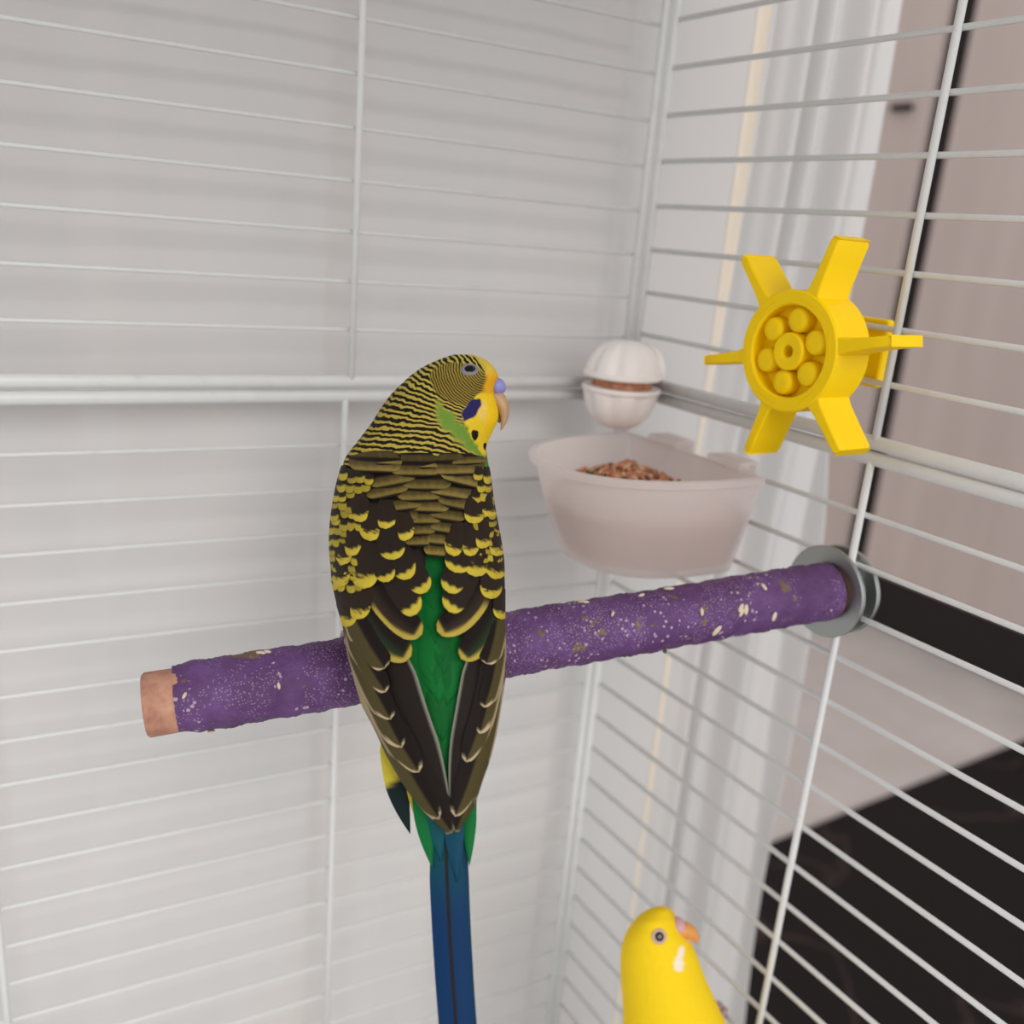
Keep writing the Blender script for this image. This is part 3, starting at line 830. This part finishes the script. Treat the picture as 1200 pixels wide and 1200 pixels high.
# small shoulder coverts
for side in (-1, 1):
    y = 548.0
    while y < (676 if side < 0 else 650):
        cx, hw, dc, b = HB.at(y)
        e = cx + side*hw
        for k in range(4 if side < 0 else 3):
            x = e - side*(3 + k*9.5 + random.uniform(-2, 2)) + (side*4 if int(y) % 2 else 0)
            if side > 0 and y < 566 and k > 1: continue
            yy = y + random.uniform(-2.5, 2.5)
            ln_ = random.uniform(17, 22)
            feather(wings[side], 'covert_feather', None, [(x + side*random.uniform(-2, 3), yy), (x, yy + ln_)], random.uniform(11, 14.5), c_small, fr, 1.5, 2.3, borigin, 'round', 14, 8, .35, clip=HB)
        y += 10.5
# mantle rows, from the rump up so that each row lies over the one below
yr = 650.0; row = 0
while yr > 532:
    xl = np.interp(yr, [532, 550, 580, 610, 652], [420, 420, 430, 460, 492]); xr_ = np.interp(yr, [532, 545, 560, 580, 610, 652], [548, 562, 566, 560, 545, 522])
    w = np.interp(yr, [532, 560, 610, 652], [62, 62, 46, 30])
    nf = max(1, int(round((xr_ - xl)/(w*.72))))
    for k in range(nf):
        x = xl + (k + .5 + (-.12 if row % 2 else .14))*(xr_ - xl)/nf + random.uniform(-3, 3)
        fl_ = 30 if yr > 556 else 15 + (yr - 532)*.5
        lean = (496 - x)*(.14 if yr > 560 else -.02)
        tip = (x + lean, yr + random.uniform(-2, 2) + abs(x - 496)*-.10 + 4)
        feather(bird, 'mantle_feather', None, [(x, tip[1] - fl_), tip], w, c_mantle, fr, -.9 if yr < 546 else (-.2 if yr < 560 else .5), (1.5 if yr < 546 else 2.2) - (yr - 522)*.002, borigin, 'round', 26, 16, .4, clip=HB)
    yr -= np.interp(yr, [532, 652], [13.5, 13.0]); row += 1

# tail
def tdepth(X, Y):
    return np.interp(Y, [860, 975, 1180, 1340], [206, 200.5, 190, 182.5]) + 0*X
def c_tail(u, v):
    base_ = mixv(lin(8, 84, 84), lin(6, 52, 96), sst(.1, .45, v))
    return mixv(base_, lin(34, 30, 32), sst(.13, .07, np.abs(u)))
def c_tailgreen(u, v): return np.tile(lin(14, 112, 55), (len(u), 1))
def c_tailteal(u, v): return mixv(lin(12, 96, 78), lin(14, 78, 96), v)
def c_side(u, v): return mixv(np.tile(lin(210, 194, 62), (len(u), 1)), lin(18, 36, 38), sst(.50, .56, v + .04*u))
def c_yel(u, v): return np.tile(lin(206, 184, 50), (len(u), 1))
feather(bird, 'tail_feather', None, [(458, 858), (457, 905), (481, 978)], 27, c_side, tdepth, -1.2, -1.2, borigin, 'point', 26, 8, .3)
feather(bird, 'tail_feather', None, [(478, 880), (482, 920), (488, 962)], 13, c_yel, tdepth, -.9, -.9, borigin, 'point', 14, 6, .2)
feather(bird, 'tail_feather', None, [(516, 940), (514, 1080), (541, 1345)], 24, c_yel, tdepth, -1.6, -1.6, borigin, 'flight', 20, 6, .3)
feather(bird, 'tail_feather', None, [(522, 930), (521, 1080), (548, 1350)], 41, c_tail, tdepth, 0, 0, borigin, 'flight', 40, 20, .7)
feather(bird, 'tail_feather', None, [(536, 930), (533, 1080), (556, 1320)], 26, lambda u, v: mixv(lin(6, 64, 88), lin(6, 44, 80), v), tdepth, -.3, -.3, borigin, 'flight', 30, 10, .4)
feather(bird, 'tail_covert', None, [(490, 880), (492, 950), (507, 1018)], 22, c_tailgreen, tdepth, .5, .5, borigin, 'point', 20, 8, .4)
feather(bird, 'tail_covert', None, [(506, 890), (508, 950), (517, 1010)], 22, c_tailteal, tdepth, .8, .8, borigin, 'point', 20, 8, .4)
feather(bird, 'tail_covert', None, [(550, 890), (550, 950), (550, 1016)], 17, c_tailgreen, tdepth, .5, .5, borigin, 'point', 20, 8, .4)
feather(bird, 'tail_covert', None, [(530, 890), (530, 960), (536, 1035)], 24, lambda u, v: mixv(lin(12, 84, 84), lin(12, 66, 100), v), tdepth, .9, .9, borigin, 'point', 20, 8, .4)
# soft rump plumes between the wings
for i in range(26):
    y0 = random.uniform(650, 840); cxm = np.interp(y0, [645, 700, 770, 850, 920], [506, 506, 512, 515, 523]); hwm = np.interp(y0, [645, 700, 770, 850], [5, 8, 30, 18])
    x0 = cxm + random.uniform(-.8, .8)*hwm
    L_ = random.uniform(40, 70); x1 = x0 + (521 - x0)*.35
    g_ = random.uniform(.82, 1.2)
    feather(bird, 'rump_feather', None, [(x0, y0), (x1, y0 + L_)], random.uniform(16, 26), lambda u, v, g_=g_: np.tile(lin(4, 104, 42)*g_, (len(u), 1)), lambda X, Y: HBody.front(X, Y), -.15, .25, borigin, 'point', 14, 6, .25)

# legs and feet
m_foot = mat('pink_grey_foot', lin(176, 148, 150), .6)
m_claw = mat('claw', lin(80, 66, 64), .4)
for t0, belly in ((138.0, (432, 712)), (113, (545, 690))):
    foot_c = perch_pt(t0, PR + 1.2, -.1)
    bp = W(np.array([float(belly[0])]), np.array([float(belly[1])]), np.array([226.]))[0]
    lg = part('leg', *tube(np.array([bp, (bp*.4 + foot_c*.6) + RC[2]*2, foot_c]), [3.2, 1.8, 1.5], 10), m_foot, borigin, bird)
    for dt, sgn, da in ((3.4, -1, 1.5), (-1.6, -1, 1.6), (3.6, 1, .35), (-3.0, 1, .8)):
        aa = np.linspace(0, sgn*da, 10)
        pts = [perch_pt(t0 + dt*min(1, i/4), PR + 1.0, a) for i, a in enumerate(aa)]
        tp = part('toe', *tube(pts, np.linspace(1.55, 1.05, 10), 10), m_foot, borigin, lg)
        cl = [perch_pt(t0 + dt, PR + .9 - .25*i, aa[-1] + sgn*i*.1) for i in range(4)]
        part('claw', *tube(cl, [.8, .6, .4, .12], 8), m_claw, borigin, lg)

# ------------------------------------------------------------------ the yellow budgerigar clinging lower down
m_ylw = mat('yellow_plumage', lin(250, 214, 34), .75, 0, .15)
nt, N, L, B = nodes(m_ylw)
at = N.new('ShaderNodeAttribute'); at.attribute_name = 'tint'
fz = noise(nt, 600, 3, .6)
L.new(mixc(nt, mathn(nt, 'MULTIPLY', fz, .10), at.outputs['Color'], lin(150, 110, 10)), B.inputs['Base Color']); bump(nt, fz, .25, .0005)
YR = [(1061.5, 774.5, 776.5), (1062.5, 768, 781), (1064, 762, 785), (1068, 754, 789), (1075, 746, 792), (1085, 738, 797), (1095, 732.5, 803), (1105, 729, 810), (1120, 727, 817), (1135, 727, 822), (1150, 727.5, 828), (1165, 729, 835), (1180, 730, 842), (1215, 730, 858), (1260, 733, 866), (1310, 742, 860), (1360, 757, 843), (1400, 772, 826), (1425, 782, 815)]
YD = [(1061, 304, .6), (1062.5, 304, 3.5), (1064, 304, 6), (1068, 304, 8), (1080, 304, 11.5), (1100, 304, 13.2), (1130, 304, 13.6), (1180, 304, 16), (1240, 304, 19), (1300, 305, 18), (1360, 307, 13), (1425, 309, 6)]
HY = Hull(YR, YD, 1061.5, 1425, .5, 2)
yo = W(np.array([845.]), np.array([1180.]), np.array([336.]))[0]
yb = empty('budgerigar', yo, 'plain bright yellow budgerigar with pink cere clinging to the side wires', 'bird')
n = 120; th = np.linspace(0, 2*np.pi, n, endpoint=False); ys = np.concatenate([np.arange(1061.5, 1190, 1.5), np.arange(1191, 1425, 5)])
VX = []; PX = []; PY = []
for y in ys:
    cx, hw, dc, b = HY.at(y)
    X = cx + hw*np.cos(th); D = dc + b*np.sin(th)
    VX.append(W(X, np.full(n, y), D)); PX.append(X); PY.append(np.full(n, y))
V = np.vstack(VX); X = np.concatenate(PX); Y = np.concatenate(PY)
tint = np.tile(lin(252, 214, 30), (len(V), 1))
tint = mixv(tint, lin(232, 176, 30), sst(782, 790, X)*sst(1082, 1068, Y)*.8)
tint = mixv(tint, lin(248, 236, 214), np.maximum(sst(1.15, .7, np.hypot((X-795.5)/6.2, (Y-1130)/9.5) + .12*np.sin(Y*.9)), sst(1.15, .7, np.hypot((X-797.5+.2*(Y-1118))/4.0, (Y-1117)/9) + .1*np.sin(X*1.3))))
Fc = grid_faces(len(ys), n, True) + [tuple(range(n))[::-1], tuple(range(len(V)-n, len(V)))]
part('body', V, Fc, m_ylw, yo, yb, colors={'tint': tint})
m_pink = mat('pink_eye_skin', lin(206, 170, 150), .6); m_red = mat('dark_red_eye', lin(40, 14, 22), .12, 0, .6)
eye(772.5, 1097.5, HY, 1.55, 1.5, yb, yo, m_pink, m_red, .0, 1.6)
pc = W(np.array([794.]), np.array([1084.]), np.array([300.]))[0]
part('cere', *ellipsoid(pc, [RX*2.4 - RY*1.0, RZ*3.6, RY*2.2 + RX*.9], 20, 12), mat('pink_cere', lin(214, 164, 172), .5), yo, yb)
def bpath(pts, d0):
    q = np.array(pts, float); tt = np.linspace(0, 1, len(q)); t2 = np.linspace(0, 1, 18)
    return W(np.interp(t2, tt, q[:, 0]), np.interp(t2, tt, q[:, 1]), np.full(18, d0)), np.interp(t2, tt, q[:, 2])*.277
pth, rs = bpath([(794, 1091, 11.0), (803, 1090, 10.0), (811, 1094, 7.4), (815.5, 1099, 4.4), (817, 1106, .7)], 300)
part('upper_beak', *tube(pth, rs, 16), mat('orange_beak', lin(222, 150, 70), .4, 0, .45), yo, yb)
pth, rs = bpath([(800, 1098, 6), (806, 1101, 4.6), (810, 1103, 2.5), (812, 1105, .6)], 300)
part('lower_beak', *tube(pth, rs, 12), mat('pale_lower_beak', lin(214, 168, 130), .5), yo, yb)
frY = HY.front
for side in (-1, 1):
    for i in range(6):
        x0 = 796 + side*(58 - i*5); 
        feather(yb, 'wing_feather', None, [(x0, 1215 + i*6), (x0 + side*2, 1300), (800 + side*(26 - i*4), 1400 - i*16)], 26, lambda u, v: mixv(lin(240, 210, 60), lin(246, 232, 150), sst(.7, 1, np.abs(u))), frY, .4 + .12*i, .6 + .12*i, yo, 'flight', 14, 6, .4)
for i in range(4):
    feather(yb, 'tail_feather', None, [(790 + i*6, 1390), (790 + i*7, 1560 + 20*(i % 2))], 18, lambda u, v: np.tile(lin(236, 214, 90), (len(u), 1)), lambda X, Y: np.interp(Y, [1390, 1600], [304, 296]) + 0*X, i*.1, i*.1, yo, 'point', 10, 5, .3)
for dz in (0.0, -15.0):
    hold = np.array([-.4, -92.0 + dz*.6, -209.9 + dz])
    lg = part('leg', *tube(np.array([W(np.array([820.]), np.array([1235. + dz*2]), np.array([312.]))[0], hold + np.array([-4, 0, 1])]), [3, 1.6], 10), m_foot, yo, yb)
    for dy in (-3.0, 0., 3.0):
        pts = [hold + np.array([-2.2*math.cos(a) + .5, dy*(1 - .2*a), 2.2*math.sin(a)]) for a in np.linspace(-.4, 2.6, 9)]
        part('toe', *tube(pts, np.linspace(1.3, .7, 9), 8), m_foot, yo, lg)

cr = perch_pt(55.5, PR + .4, 2.75)
part('crumb', *ellipsoid(cr, [(.8, .3, 0), (-.2, .6, .2), (0, .1, .7)], 7, 5), m_green, P0, perch)['label'] = 'tiny green crumb'
